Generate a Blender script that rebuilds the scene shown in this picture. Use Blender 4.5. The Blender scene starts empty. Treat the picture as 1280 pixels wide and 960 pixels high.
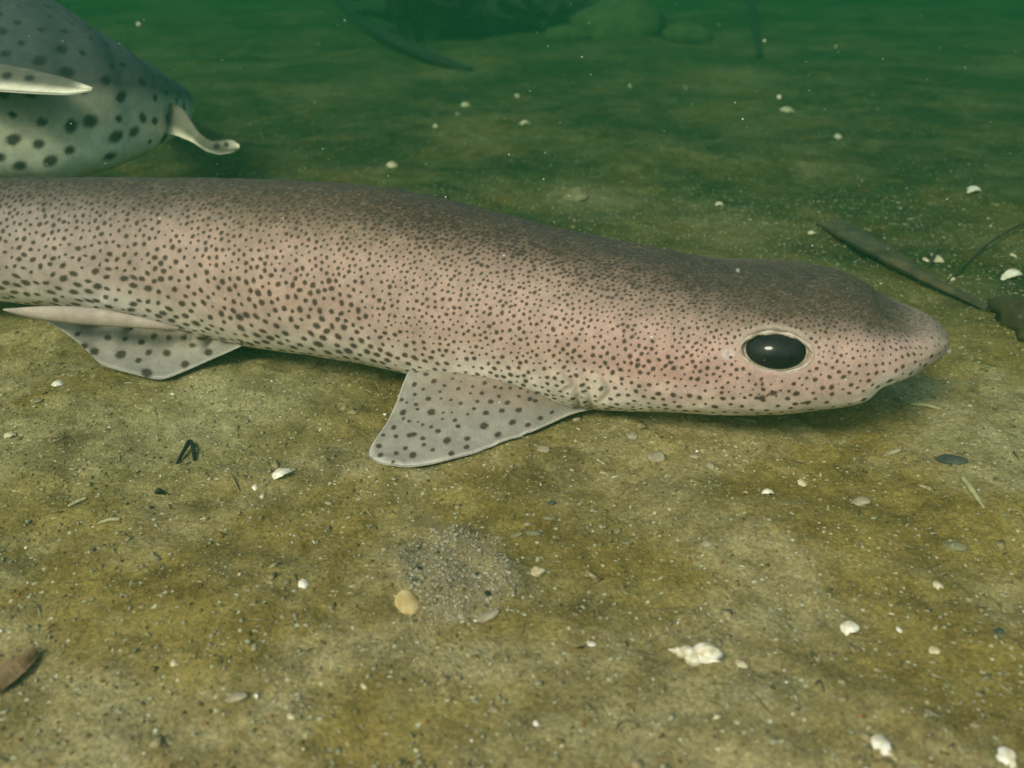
import bpy, math, random
import numpy as np
from mathutils import Vector

random.seed(7)
RNG = np.random.default_rng(7)
S = bpy.context.scene
COL = S.collection

# ------------------------------------------------------------------ camera, water light, sun, exposure
CAM_H, PITCH, FPX = 0.16, math.radians(26.0), 1204.0     # metres, tilt, focal length for a 1280 wide frame
CP, SP = math.cos(PITCH), math.sin(PITCH)
cam = bpy.data.cameras.new('camera'); cam_o = bpy.data.objects.new('camera', cam); COL.objects.link(cam_o)
cam_o.location = (0, 0, CAM_H); cam_o.rotation_euler = (math.pi / 2 - PITCH, 0, 0)
cam.sensor_width = 36; cam.lens = 36 * FPX / 1280; cam.clip_start = 0.01; cam.clip_end = 100
cam.dof.use_dof = True; cam.dof.focus_distance = 0.33; cam.dof.aperture_fstop = 16.0
S.camera = cam_o

SUN_EL, SUN_AZ = math.radians(42), math.radians(211)      # azimuth clockwise from +Y
w = bpy.data.worlds.new('World'); S.world = w; w.use_nodes = True
wn = w.node_tree.nodes; bg = wn['Background']
sky = wn.new('ShaderNodeTexSky'); sky.sky_type = 'NISHITA'; sky.sun_disc = False
sky.sun_elevation = SUN_EL; sky.sun_rotation = SUN_AZ; sky.dust_density = 4.0; sky.air_density = 1.5
w.node_tree.links.new(sky.outputs[0], bg.inputs[0]); bg.inputs[1].default_value = 0.065
sun = bpy.data.lights.new('sun', 'SUN'); sun_o = bpy.data.objects.new('sun', sun); COL.objects.link(sun_o)
sun.energy = 1.5; sun.angle = math.radians(16); sun.color = (1.0, 0.80, 0.70)
sd_ = Vector((math.sin(SUN_AZ) * math.cos(SUN_EL), math.cos(SUN_AZ) * math.cos(SUN_EL), math.sin(SUN_EL)))
sun_o.rotation_euler = sd_.to_track_quat('Z', 'Y').to_euler(); sun_o.location = (0, 0, 3)
S.view_settings.view_transform = 'Standard'; S.view_settings.look = 'None'
S.view_settings.exposure = 1.44; S.view_settings.gamma = 1.0
S.render.engine = 'CYCLES'
S.cycles.use_denoising = True
S.cycles.max_bounces = 6; S.cycles.volume_bounces = 1; S.cycles.caustics_reflective = False; S.cycles.caustics_refractive = False

WATER_DENSITY, WATER_SCATTER, WATER_ABSORB = 1.05, (0.012, 0.086, 0.040), (0.0, 0.14, 0.03)

# ------------------------------------------------------------------ projection helpers (measuring from the photograph)
def ray(px, py):
    x = (np.asarray(px, float) - 640) / FPX; y = -(np.asarray(py, float) - 480) / FPX
    return np.stack([x, CP + y * SP, -SP + y * CP], -1)
def depth(P): return P[..., 1] * CP - (P[..., 2] - CAM_H) * SP
def project(P):
    P = np.asarray(P, float); d = depth(P); u = P[..., 1] * SP + (P[..., 2] - CAM_H) * CP
    return 640 + FPX * P[..., 0] / d, 480 - FPX * u / d
EYE = np.array([0, 0, CAM_H])
def at_y(px, py, Y):
    r = ray(px, py); return EYE + r * (np.asarray(Y) / r[..., 1])[..., None]
def at_z(px, py, z):
    r = ray(px, py); return EYE + r * ((np.asarray(z) - CAM_H) / r[..., 2])[..., None]

# ------------------------------------------------------------------ numpy noise
_LAT = np.random.default_rng(3).random((256, 256))
def vnoise(x, y):
    xi, yi = np.floor(x).astype(int), np.floor(y).astype(int); fx, fy = x - xi, y - yi
    fx = fx * fx * (3 - 2 * fx); fy = fy * fy * (3 - 2 * fy)
    a = _LAT[xi & 255, yi & 255]; b = _LAT[(xi + 1) & 255, yi & 255]
    c = _LAT[xi & 255, (yi + 1) & 255]; d = _LAT[(xi + 1) & 255, (yi + 1) & 255]
    return (a * (1 - fx) + b * fx) * (1 - fy) + (c * (1 - fx) + d * fx) * fy - 0.5
def fbm(x, y, f, o=4):
    s = 0; a = 1.0
    for k in range(o):
        s = s + a * vnoise(x * f + 17.3 * k + 5, y * f + 9.1 * k + 11); f *= 2.03; a *= 0.5
    return s
def smooth(x, a, b):
    t = np.clip((x - a) / (b - a), 0, 1); return t * t * (3 - 2 * t)

MOUND = at_z(592, 712, 0.0)
def mound_mask(x, y):
    dx, dy = x - MOUND[0], y - MOUND[1]
    r = np.hypot(dx / 0.0195, dy / 0.0195) + 0.9 * fbm(x, y, 45, 3)
    return 1 - smooth(r, 0.55, 1.15)
def gh(x, y):
    x = np.asarray(x, float); y = np.asarray(y, float)
    far = smooth(y, 0.55, 1.6)
    h = (0.0035 + 0.011 * far) * fbm(x, y, 5.5, 2) + 0.0042 * fbm(x, y, 26, 3) + 0.0013 * fbm(x, y, 110, 3) + 0.0006 * fbm(x, y, 420, 2)
    m = mound_mask(x, y)
    h = h + m * (0.0013 + 0.0026 * fbm(x, y, 90, 4))
    return h - 0.0012
def G(px, py):
    z = 0.0
    for _ in range(8):
        P = at_z(px, py, z); z = 0.5 * z + 0.5 * gh(P[..., 0], P[..., 1])
    P = at_z(px, py, z); return P
def unit(px, py): return float(depth(G(px, py)) / FPX)     # metres per pixel on the ground there

# ------------------------------------------------------------------ node helper
class Mat:
    def __init__(self, name, rough=0.8, spec=0.2):
        self.m = bpy.data.materials.new(name); self.m.use_nodes = True
        self.t = self.m.node_tree; self.b = self.t.nodes['Principled BSDF']
        self.b.inputs['Roughness'].default_value = rough; self.b.inputs['Specular IOR Level'].default_value = spec
    def link(self, a, b): self.t.links.new(a, b)
    def put(self, sock, v):
        if hasattr(v, 'is_linked') or isinstance(v, bpy.types.NodeSocket): self.link(v, sock)
        else: sock.default_value = v
    def pos(self): return self.t.nodes.new('ShaderNodeTexCoord').outputs['Object']
    def noise(self, scale, detail=4, rough=0.55, vec=None, dist=0.0, out='Fac'):
        n = self.t.nodes.new('ShaderNodeTexNoise'); n.inputs['Scale'].default_value = scale
        n.inputs['Detail'].default_value = detail; n.inputs['Roughness'].default_value = rough; n.inputs['Distortion'].default_value = dist
        self.link(vec or self.pos(), n.inputs['Vector']); return n.outputs[out]
    def voro(self, scale, out='Distance', vec=None, rnd=1.0):
        n = self.t.nodes.new('ShaderNodeTexVoronoi'); n.inputs['Scale'].default_value = scale; n.inputs['Randomness'].default_value = rnd
        self.link(vec or self.pos(), n.inputs['Vector']); return n.outputs[out]
    def rng(self, v, a, b, c=0.0, d=1.0, smooth=True):
        n = self.t.nodes.new('ShaderNodeMapRange'); n.interpolation_type = 'SMOOTHSTEP' if smooth else 'LINEAR'
        for k, x in zip((1, 2, 3, 4), (a, b, c, d)): n.inputs[k].default_value = x
        self.put(n.inputs[0], v); return n.outputs[0]
    def math(self, op, a, b=0.0):
        n = self.t.nodes.new('ShaderNodeMath'); n.operation = op; self.put(n.inputs[0], a); self.put(n.inputs[1], b); return n.outputs[0]
    def mix(self, f, a, b, blend='MIX'):
        n = self.t.nodes.new('ShaderNodeMix'); n.data_type = 'RGBA'; n.blend_type = blend
        self.put(n.inputs['Factor'], f)
        for k, v in ((6, a), (7, b)):
            self.put(n.inputs[k], (*v, 1) if isinstance(v, tuple) and len(v) == 3 else v)
        return n.outputs[2]
    def attr(self, name, out='Fac'):
        n = self.t.nodes.new('ShaderNodeAttribute'); n.attribute_name = name; return n.outputs[out]
    def sep(self, v, i):
        n = self.t.nodes.new('ShaderNodeSeparateColor'); self.link(v, n.inputs[0]); return n.outputs[i]
    def color(self, v): self.put(self.b.inputs['Base Color'], (*v, 1) if isinstance(v, tuple) and len(v) == 3 else v)
    def bump(self, h, strength, dist):
        n = self.t.nodes.new('ShaderNodeBump'); n.inputs['Strength'].default_value = strength; n.inputs['Distance'].default_value = dist
        self.link(h, n.inputs['Height']); self.link(n.outputs[0], self.b.inputs['Normal'])
    def island(self):
        return self.t.nodes.new('ShaderNodeNewGeometry').outputs['Random Per Island']

# ------------------------------------------------------------------ mesh helper
def mesh(name, V, F, mat=None, parent=None, smooth_=True, attrs=None):
    me = bpy.data.meshes.new(name)
    V = np.ascontiguousarray(V, dtype=np.float32).reshape(-1, 3)
    if isinstance(F, np.ndarray):
        k = F.shape[1]; me.vertices.add(len(V)); me.vertices.foreach_set('co', V.ravel())
        me.loops.add(F.size); me.loops.foreach_set('vertex_index', F.astype(np.int32).ravel())
        me.polygons.add(len(F)); me.polygons.foreach_set('loop_start', np.arange(0, F.size, k, dtype=np.int32))
        me.update(calc_edges=True); me.validate()
    else:
        me.from_pydata(V.tolist(), [], F); me.update()
    if smooth_: me.polygons.foreach_set('use_smooth', np.ones(len(me.polygons), dtype=bool))
    for k, v in (attrs or {}).items():
        v = np.asarray(v, dtype=np.float32)
        if v.ndim == 1:
            a = me.attributes.new(k, 'FLOAT', 'POINT'); a.data.foreach_set('value', v)
        else:
            a = me.attributes.new(k, 'FLOAT_COLOR', 'POINT')
            a.data.foreach_set('color', np.concatenate([v, np.ones((len(v), 1), np.float32)], 1).ravel())
    if mat: me.materials.append(mat.m if isinstance(mat, Mat) else mat)
    o = bpy.data.objects.new(name, me); COL.objects.link(o)
    if parent: o.parent = parent
    return o
def tag(o, label, cat, group=None, kind=None):
    if label: o['label'] = label
    if cat: o['category'] = cat
    if group: o['group'] = group
    if kind: o['kind'] = kind
    return o
def grid_faces(n, m, wrap=False):
    i = np.arange(n - 1)[:, None]; j = np.arange(m if wrap else m - 1)[None]
    a = i * m + j; b = i * m + (j + 1) % m
    return np.stack([a, b, b + m, a + m], -1).reshape(-1, 4)
def empty(name, loc):
    o = bpy.data.objects.new(name, None); COL.objects.link(o); o.location = loc; o.empty_display_size = 0.02; return o
def adopt(child, parent):
    child.parent = parent; child.matrix_parent_inverse = parent.matrix_world.inverted() if parent.type != 'EMPTY' else child.matrix_parent_inverse
    if parent.type == 'EMPTY': child.location = child.location - parent.location

# ------------------------------------------------------------------ seabed
def graded(lo, hi, a, b, step, grow):
    c = list(np.arange(a, b, step)); s = step; x = c[-1]
    while x < hi: s *= grow; x += s; c.append(x)
    s = step; x = c[0]; L = []
    while x > lo: s *= grow; x -= s; L.append(x)
    return np.array(L[::-1] + c)
gx = graded(-14, 14, -0.36, 0.36, 0.0016, 1.035); gy = graded(-6, 16, 0.09, 0.62, 0.0015, 1.03)
GX, GY = np.meshgrid(gx, gy, indexing='ij'); GZ = gh(GX, GY)
def blob(px, py, rx, ry):
    c = at_z(px, py, 0.0); u = float(depth(c) / FPX); sy = math.sin(math.atan2(CAM_H, c[1]))
    return np.exp(-(((GX - c[0]) / (rx * u)) ** 2 + ((GY - c[1]) / (ry * u / sy)) ** 2))
pale = np.clip(0.85 * blob(190, 545, 190, 60) + 0.75 * blob(345, 480, 120, 35) + 0.6 * blob(960, 870, 90, 45) + 0.45 * blob(740, 535, 60, 20)
               + 0.4 * blob(90, 900, 120, 60) + 0.45 * blob(720, 245, 55, 20) + 0.5 * blob(1200, 545, 80, 20) + 0.35 * blob(640, 930, 160, 50), 0, 1)
moundm = mound_mask(GX, GY)
M = Mat('sand', 0.92, 0.12)
p = M.pos()
film = M.rng(M.noise(13, 7, 0.62, dist=0.4), 0.42, 0.58)
rust = M.rng(M.noise(26, 6, 0.62, dist=0.8), 0.55, 0.72)
dark = M.rng(M.noise(30, 7, 0.66, dist=0.5), 0.52, 0.70)
broad = M.rng(M.noise(5.5, 5, 0.6, dist=0.7), 0.44, 0.62)
c = M.mix(film, (0.42, 0.335, 0.205), (0.315, 0.230, 0.082))
c = M.mix(M.math('MULTIPLY', broad, 0.45), c, (0.19, 0.14, 0.045))
c = M.mix(M.math('MULTIPLY', M.attr('algae_haze'), M.rng(M.noise(7, 7, 0.68, dist=0.4), 0.34, 0.62, 0.60, 1.0)), c, (0.036, 0.060, 0.016))  # algal green, darkened to stand in for red light lost through the water
c = M.mix(M.math('MULTIPLY', rust, 0.45), c, (0.25, 0.14, 0.036))
c = M.mix(M.math('MULTIPLY', M.attr('pale'), 0.8), c, (0.42, 0.365, 0.245))
c = M.mix(M.math('MULTIPLY', dark, 0.75), c, M.mix(1.0, c, (0.40, 0.37, 0.30), 'MULTIPLY'))
soft = M.rng(M.noise(75, 5, 0.6, dist=0.5), 0.34, 0.66)
c = M.mix(1.0, c, M.mix(soft, (0.78, 0.75, 0.68), (1.16, 1.16, 1.16)), 'MULTIPLY')
c = M.mix(M.math('MULTIPLY', M.attr('mound'), 0.6), c, (0.36, 0.29, 0.205))
g1 = M.sep(M.voro(2100, 'Color'), 0)
c = M.mix(1.0, c, M.mix(g1, (0.74, 0.74, 0.74), (1.28, 1.27, 1.24)), 'MULTIPLY')
g2 = M.sep(M.voro(850, 'Color'), 2)
c = M.mix(1.0, c, M.mix(g2, (0.80, 0.79, 0.76), (1.20, 1.20, 1.20)), 'MULTIPLY')
spark = M.math('GREATER_THAN', M.sep(M.voro(1300, 'Color'), 1), 0.988)
c = M.mix(M.math('MULTIPLY', spark, 0.75), c, (0.80, 0.77, 0.66))
c = M.mix(1.0, c, (0.665, 0.675, 0.56), 'MULTIPLY')
M.color(c)
h = M.math('ADD', M.math('MULTIPLY', M.noise(520, 3, 0.55), 1.0), M.math('MULTIPLY', M.voro(1700), -0.18))
M.bump(h, 0.7, 0.0009)
SAND = M
ground = mesh('ground', np.stack([GX, GY, GZ], -1), grid_faces(len(gx), len(gy)), M, attrs={'pale': pale.ravel(), 'algae_haze': smooth(GY + 0.10 * GX + 0.12 * fbm(GX, GY, 9, 3), .37, .56).ravel(), 'mound': moundm.ravel()})  # green mask grows with distance: algal film plus painted water haze
tag(ground, 'silty olive brown sand sea bed with algal film', None, kind='structure')

# ------------------------------------------------------------------ main catshark: outline (column: top row, bottom row)
OUT = np.array([
 (-40,222,372),(0,222,377),(60,221,382),(130,221,391),(200,221,405),(300,222,432),(350,224,438),(400,226,446),(450,230,456),(500,237,466),
 (560,248,478),(620,263,491),(680,280,503),(720,290,511),(780,302,514),(840,313,517),(900,324,520),(940,329,520),
 (980,331,518),(1020,332,515),(1050,338,511),(1064,344,509),(1080,352,505),(1090,360,499),(1096,364,488),(1106,369,484),(1122,376,479),(1140,384,470),(1160,394,459),(1174,405,448),(1183,415,438),(1187,423,429)], float)
def t_top(x): return np.interp(x, OUT[:, 0], OUT[:, 1])
def t_bot(x): return np.interp(x, OUT[:, 0], OUT[:, 2])
ST = np.array([-40,0,60,130,200,270,340,400,450,500,560,620,680,720,760,800,840,880,910,940,970,1000,1025,1050,1062,1074,1082,1088,1094,1100,1107,1116,1130,1147,1162,1174,1181], float)
AW = np.interp(ST, [-40,0,150,300,450,600,700,780,840,900,970,1020,1070,1105,1130,1150,1168,1181],
               [.022,.0235,.028,.031,.033,.0345,.0355,.0365,.037,.0375,.037,.036,.0335,.029,.0235,.0185,.0125,.0045])
EXT = np.interp(ST, [0,600,800,950,1060,1173], [2.0,2.05,2.2,2.5,2.4,2.2])
EXB = np.interp(ST, [0,600,800,950,1060,1173], [2.3,2.4,2.7,2.9,2.6,2.2])
YS = np.polyval(np.polyfit([-40,450,900,1173], [.398,.347,.3135,.298], 2), ST)

def ring(th, a, b, nt, nb):
    n = np.where(np.cos(th) > 0, nt, nb)
    return (a * np.sign(np.sin(th)) * np.abs(np.sin(th)) ** (2 / n), b * np.sign(np.cos(th)) * np.abs(np.cos(th)) ** (2 / n))
def frame(C):
    T = np.gradient(C[:, :2], axis=0); T /= np.linalg.norm(T, axis=1)[:, None]
    return np.stack([T[:, 1], -T[:, 0]], -1)          # horizontal, on the camera's side
def solve_main():
    th = np.linspace(0, 2 * np.pi, 121)[:-1]; n = len(ST); r = np.arange(n)
    C = at_y(ST, (t_top(ST) + t_bot(ST)) / 2, YS); Z = C[:, 2].copy(); B = np.full(n, .03)
    for it in range(150):
        C[:, 2] = Z; d = depth(C); C[:, 0] = (ST - 640) / FPX * d; N = frame(C)
        l, z = ring(th[None], AW[:, None], B[:, None], EXT[:, None], EXB[:, None])
        P = np.stack([C[:, 0, None] + N[:, 0, None] * l, C[:, 1, None] + N[:, 1, None] * l, Z[:, None] + z], -1)
        px, py = project(P); i0, i1 = py.argmin(1), py.argmax(1)
        et = t_top(px[r, i0]) - py[r, i0]; eb = t_bot(px[r, i1]) - py[r, i1]; k = d / FPX
        Z = Z - .25 * (et + eb) * k; B = np.maximum(B + .25 * (eb - et) * k, .0015)
    C[:, 2] = Z
    return C, B
def gsmooth(a, s):
    k = np.arange(-int(3 * s) - 1, int(3 * s) + 2); g = np.exp(-k * k / (2 * s * s)); g /= g.sum()
    p_ = len(k) // 2
    lo = 2 * a[0] - a[1:p_ + 1][::-1]; hi = 2 * a[-1] - a[-p_ - 1:-1][::-1]
    return np.convolve(np.concatenate([lo, a, hi]), g, 'valid')

def body_grid(s, C, A, B, NT, NB, res, res_tail, s_vis, M_, smooth_n=9):
    """dense rings along a path; s: station parameter, rising to the snout. returns s_i, P[i,j,3], theta"""
    d = np.linspace(s[0], s[-1], 2400)
    f = lambda v: gsmooth(np.interp(d, s, v), smooth_n)
    Cd = np.stack([f(C[:, k]) for k in range(3)], -1); Ad, Bd, Td, Ud = f(A), f(B), f(NT), f(NB)
    L = np.concatenate([[0], np.cumsum(np.linalg.norm(np.diff(Cd, axis=0), axis=1))])
    lv = np.interp(s_vis, d, L)
    li = np.concatenate([np.arange(0, lv, res_tail), np.arange(lv, L[-1], res), [L[-1]]])
    g = lambda v: np.interp(li, L, v)
    Ci = np.stack([g(Cd[:, k]) for k in range(3)], -1); Ni = frame(Cd); Ni = np.stack([g(Ni[:, 0]), g(Ni[:, 1])], -1)
    th = np.arange(M_) / M_ * 2 * np.pi
    l, z = ring(th[None], g(Ad)[:, None], g(Bd)[:, None], g(Td)[:, None], g(Ud)[:, None])
    P = np.stack([Ci[:, 0, None] + Ni[:, 0, None] * l, Ci[:, 1, None] + Ni[:, 1, None] * l, Ci[:, 2, None] + z], -1)
    return np.interp(li, L, d), P, th, Ci, Ni
def tangents(P):
    Ts = np.gradient(P, axis=0); Tg = np.roll(P, -1, 1) - np.roll(P, 1, 1)
    Ts /= np.linalg.norm(Ts, axis=-1, keepdims=True) + 1e-12; Tg /= np.linalg.norm(Tg, axis=-1, keepdims=True) + 1e-12
    n = np.cross(Tg, Ts); n /= np.linalg.norm(n, axis=-1, keepdims=True) + 1e-12
    return Ts, Tg, n

def scatter_spots(P, spacing, radius, elong, tries, i_min, allow):
    """dart throwing on the skin; returns list of (i, j, r, e)"""
    n, m = P.shape[:2]; cell = .004; H = {}; out = []
    I = RNG.integers(i_min, n - 3, tries); J = RNG.integers(0, m, tries); U = RNG.random(tries); R = RNG.random(tries)
    for i, j, u, r in zip(I.tolist(), J.tolist(), U.tolist(), R.tolist()):
        if u > allow[i, j]: continue
        p_ = P[i, j]; x, y, z = p_.tolist(); sp = spacing[i, j] * (0.86 + 0.22 * r); q = int(sp / cell) + 1
        k = (int(x // cell), int(y // cell), int(z // cell)); ok = True
        for a in range(-q, q + 1):
            for b in range(-q, q + 1):
                for c_ in range(-q, q + 1):
                    for (xx, yy, zz) in H.get((k[0] + a, k[1] + b, k[2] + c_), ()):
                        if (xx - x) ** 2 + (yy - y) ** 2 + (zz - z) ** 2 < sp * sp: ok = False; break
                    if not ok: break
                if not ok: break
            if not ok: break
        if ok:
            H.setdefault(k, []).append((x, y, z)); out.append((i, j, radius[i, j] * (0.62 + 0.62 * RNG.random()), elong[i, j]))
    return out
def splat(P, Ts, Tg, spots, di, dj):
    n, m = P.shape[:2]; D = np.full((n, m), 3.0)
    for (i, j, r, e) in spots:
        wi = int(2.2 * r * e / di) + 2; wj = int(2.2 * r * e / dj) + 2
        i0, i1 = max(0, i - wi), min(n, i + wi + 1); jj = np.arange(j - wj, j + wj + 1) % m
        d = P[i0:i1][:, jj] - P[i, j]; a = d @ Ts[i, j]; b = d @ Tg[i, j]
        t = -0.32 + RNG.normal(0, .25) if e > 1.05 else RNG.random() * 3; e2 = e * (1 + .18 * abs(RNG.normal())); ct, s_ = math.cos(t), math.sin(t)
        u = (a * ct + b * s_) / (r * e2 ** .6); v = (-a * s_ + b * ct) / (r / e2 ** .4)
        q = np.sqrt(u * u + v * v) + abs(RNG.normal(0, .1))
        D[i0:i1, jj] = np.minimum(D[i0:i1, jj], q)
    return D

def skin_material(name, spot_col, speck=1.0):
    m = Mat(name, 0.55, 0.14)
    base = m.attr('pigment', 'Color')
    back = m.attr('back')
    fine = m.noise(900, 3, 0.6)
    c = m.mix(1.0, base, m.mix(m.rng(m.noise(160, 4, 0.6), .3, .7), (0.86, 0.86, 0.87), (1.13, 1.12, 1.10)), 'MULTIPLY')
    c = m.mix(1.0, c, m.mix(m.rng(m.noise(2400, 2, 0.5), .3, .7), (0.86, 0.86, 0.86), (1.14, 1.14, 1.14)), 'MULTIPLY')
    sp = m.rng(m.noise(360, 4, 0.72), 0.48, 0.60)
    c = m.mix(m.math('MULTIPLY', m.math('MULTIPLY', sp, back), 0.55 * speck), c, (0.036, 0.027, 0.018))
    lt = m.rng(m.noise(520, 5, 0.7), 0.52, 0.62)
    c = m.mix(m.math('MULTIPLY', m.math('MULTIPLY', lt, back), 0.42 * speck), c, (0.25, 0.175, 0.115))
    q = m.math('ADD', m.attr('spot'), m.math('MULTIPLY', m.math('SUBTRACT', m.noise(1300, 3, 0.6), 0.5), 0.75))
    c = m.mix(m.math('MULTIPLY', m.rng(q, 1.35, 0.8), 0.30), c, m.mix(1.0, c, (0.75, 0.55, 0.45), 'MULTIPLY'))
    c = m.mix(m.math('MULTIPLY', m.rng(q, 1.14, 0.55), 0.90), c, spot_col)
    m.color(c)
    m.bump(m.math('ADD', m.noise(2600, 2, 0.6), m.math('MULTIPLY', m.noise(500, 3, 0.6), 0.6)), 0.35, 0.0005)
    return m
SKIN = skin_material('catshark_skin', (0.038, 0.027, 0.023))
SKIN_B = skin_material('catshark_skin_pale', (0.022, 0.026, 0.030), 0.6)

# --- stations plus the tail that runs on past the frame
C0, B0 = solve_main()
nt = 10; u = np.linspace(0, 1, nt + 1)[:-1]
dirv = C0[0] - C0[1]; dirv[2] = 0; dirv /= np.linalg.norm(dirv)
tailC = []; 
for k in range(nt):
    q = (1 - u[k]) * 0.33
    tailC.append([C0[0, 0] + dirv[0] * q, C0[0, 1] + dirv[1] * q + 0.35 * q * q, C0[0, 2] - 0.020 * (1 - u[k]) ** 1.0])
Cs = np.concatenate([np.array(tailC), C0]); ss = np.concatenate([-40 - (1 - u) * 900, ST])
As = np.concatenate([.0025 + (.022 - .0025) * u ** .8, AW]); Bs = np.concatenate([.006 + (B0[0] - .006) * u ** .9, B0])
ET = np.concatenate([np.full(nt, 2.0), EXT]); EB = np.concatenate([np.full(nt, 2.3), EXB])
RES, MJ = 0.00052, 420
s_i, P, TH, Ci, Ni = body_grid(ss, Cs, As, Bs, ET, EB, RES, 0.002, -60, MJ, 4)
n_i = len(s_i)
# close the snout smoothly: shrink the last rings as an ellipsoid cap
near = TH < np.pi
px, py = project(P)
vis = s_i > -40
wv = (py - t_top(px)) / np.maximum(t_bot(px) - t_top(px), 12)
half = MJ // 2 + 1
W = np.maximum.accumulate(wv[:, :half], axis=1)
jm = py[:, :half].argmax(1)
W = np.clip(W, 0, 1) + np.maximum(np.arange(half)[None] - jm[:, None], 0) / half * 1.6
iv = int(np.argmax(vis)); W[:iv] = W[iv]
tipr = s_i > 1160
W = np.concatenate([W, W[:, 1:-1][:, ::-1]], 1)
Ts, Tg, Nn = tangents(P)

def find(pxx, pyy):
    d = (px - pxx) ** 2 + (py - pyy) ** 2 + np.where(near[None], 0, 1e9) + np.where(Nn[..., 1] > 0.35, 1e9, 0)
    return np.unravel_index(d.argmin(), d.shape)
def local(i, j, ri, rj):
    i0, i1 = max(0, i - ri), min(n_i, i + ri + 1); jj = np.arange(j - rj, j + rj + 1) % MJ
    d = P[i0:i1][:, jj] - P[i, j]; return i0, i1, jj, d @ Ts[i, j], -(d @ (Tg[i, j] * np.sign(np.sin(TH[j]) + 1e-9)))
ei, ej = find(971, 439)
disp = np.zeros((n_i, MJ))
EXA, EYA = 0.0112, 0.0067
for j in (ej, (MJ - ej) % MJ):
    i0, i1, jj, a, b = local(ei, j, 90, 70)
    disp[i0:i1, jj] += 0.0024 * np.exp(-(a / .017) ** 2 - ((b - .0095) / .0055) ** 2)      # brow
    disp[i0:i1, jj] += 0.0010 * np.exp(-(a / .016) ** 2 - ((b + .0095) / .005) ** 2)       # lower lid swelling
    r = np.hypot(a / EXA, b / EYA)
    disp[i0:i1, jj] -= 0.0055 * (1 - smooth(r, .72, 1.0))
# spiracle, gill slits, nostril, each on both sides
SLITS = [(700,466,488), (714,458,494), (729,456,500), (744,462,502)]
groove = np.zeros((n_i, MJ))
def slit(x0, y0, x1, y1, width, dep):
    ia, ja = find(x0, y0); ib, jb = find(x1, y1)
    for mir in (0, 1):
        for t in np.linspace(0, 1, 40):
            i = int(round(ia + (ib - ia) * t + 6 * math.sin(math.pi * t))); j = int(round(ja + (jb - ja) * t)); j = (MJ - j) % MJ if mir else j
            i0, i1, jj, a, b = local(i, j, 10, 10)
            k_ = math.sin(math.pi * (0.1 + .8 * t))
            g = k_ * np.exp(-(a / width) ** 2 - (b / .0014) ** 2)
            groove[i0:i1, jj] = np.maximum(groove[i0:i1, jj], g)
    return dep
for (x, y0, y1) in SLITS: slit(x, y0, x + 6, y1, .0011, 1)
disp -= 0.0008 * groove
lip = np.roll(groove, -4, 0); disp += 0.0004 * lip
spi, spj = find(910, 444)
pit = np.zeros((n_i, MJ))
for j in (spj, (MJ - spj) % MJ):
    i0, i1, jj, a, b = local(spi, j, 16, 16)
    r = np.hypot(a / .0019, b / .0016); pit[i0:i1, jj] = np.maximum(pit[i0:i1, jj], np.exp(-r ** 4))
    disp[i0:i1, jj] += 0.0008 * np.exp(-r * r / 2.4) - .0012 * np.exp(-((a - .0006) / .0007) ** 2 - (b / .0011) ** 2)
# low swellings of muscle and slack skin
ii = np.arange(n_i)[:, None] * RES; jv = np.minimum(np.arange(MJ), MJ - np.arange(MJ))[None] * RES
disp += 0.0009 * fbm(ii + 3, jv + 1, 32, 2) + 0.0004 * fbm(ii + 1, jv + 7, 110, 2)
P0 = P.copy(); P = P + Nn * disp[..., None]

# pigment
KPX = 0.00027
def table(rows, X, Wv):
    num = 0; den = 0
    for (x, w_, *v) in rows:
        k = 1 / ((((X - x) / 110) ** 2 + ((Wv - w_) / .16) ** 2) + .02) ** 1.5
        num = num + k[..., None] * np.array(v); den = den + k
    return num / den[..., None]
SPOTS = [(50,.12,12,4),(50,.5,16,4.2),(50,.85,25,6),(200,.15,13,3.4),(200,.5,16,4.4),(200,.82,23,6.4),(330,.15,11,3),(330,.4,13,3.5),(330,.7,18,5.2),(330,.92,21,6.6),
 (430,.15,10,2.7),(430,.4,11.5,3.1),(430,.7,17,5.2),(430,.92,23,7.2),(560,.15,8.5,3.4),(560,.4,10,2.7),(560,.7,10.5,2.9),(560,.93,18,5),
 (700,.15,8,3.3),(700,.4,9.5,2.8),(700,.7,11,3.2),(700,.93,14,4),(830,.15,8,3.2),(830,.4,9.5,2.6),(830,.7,12,3.9),(830,.92,16,4.4),
 (930,.25,8,2.7),(930,.55,9.5,2.5),(930,.8,12,3.2),(930,.95,24,5),(1050,.25,8,2.6),(1050,.55,10,2.5),(1050,.8,13.5,3.7),(1050,.95,26,5),(1150,.3,9,1.9),(1150,.55,14,2.8),(1150,.8,19,3.8)]
Xg = np.broadcast_to(s_i[:, None], W.shape)
tb = table(SPOTS, Xg[::6, ::4], W[::6, ::4])
big = np.repeat(np.repeat(tb, 6, 0), 4, 1)[:n_i, :MJ]
KL = depth(P0) / FPX
spacing, radius = big[..., 0] * KL * 0.675, big[..., 1] * KL * 0.90
elong = 1 + 0.75 * smooth(-Xg, -330, -120) * smooth(W, .3, .7)
allow = np.where((TH < 3.6) | (TH > 5.2), 1.0, 0.3)[None] * (1 - smooth(W, .955, 1.01)) * np.where(np.minimum(groove, 1) > .3, 0, 1)
i_vis0 = int(np.argmax(s_i > -70))
for j in (ej, (MJ - ej) % MJ):
    i0, i1, jj, a, b = local(ei, j, 90, 70)
    allow[i0:i1, jj] *= np.where(np.hypot(a / (EXA * 1.12), b / (EYA * 1.28)) < 1, 0, 1)
    i0, i1, jj, a, b = local(spi, j if 0 else (spj if j == ej else (MJ - spj) % MJ), 16, 16)
    allow[i0:i1, jj] *= np.where(np.hypot(a, b) < .0028, 0, 1)
spots = scatter_spots(P0, spacing, radius, elong, 480000, i_vis0, allow)
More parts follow.
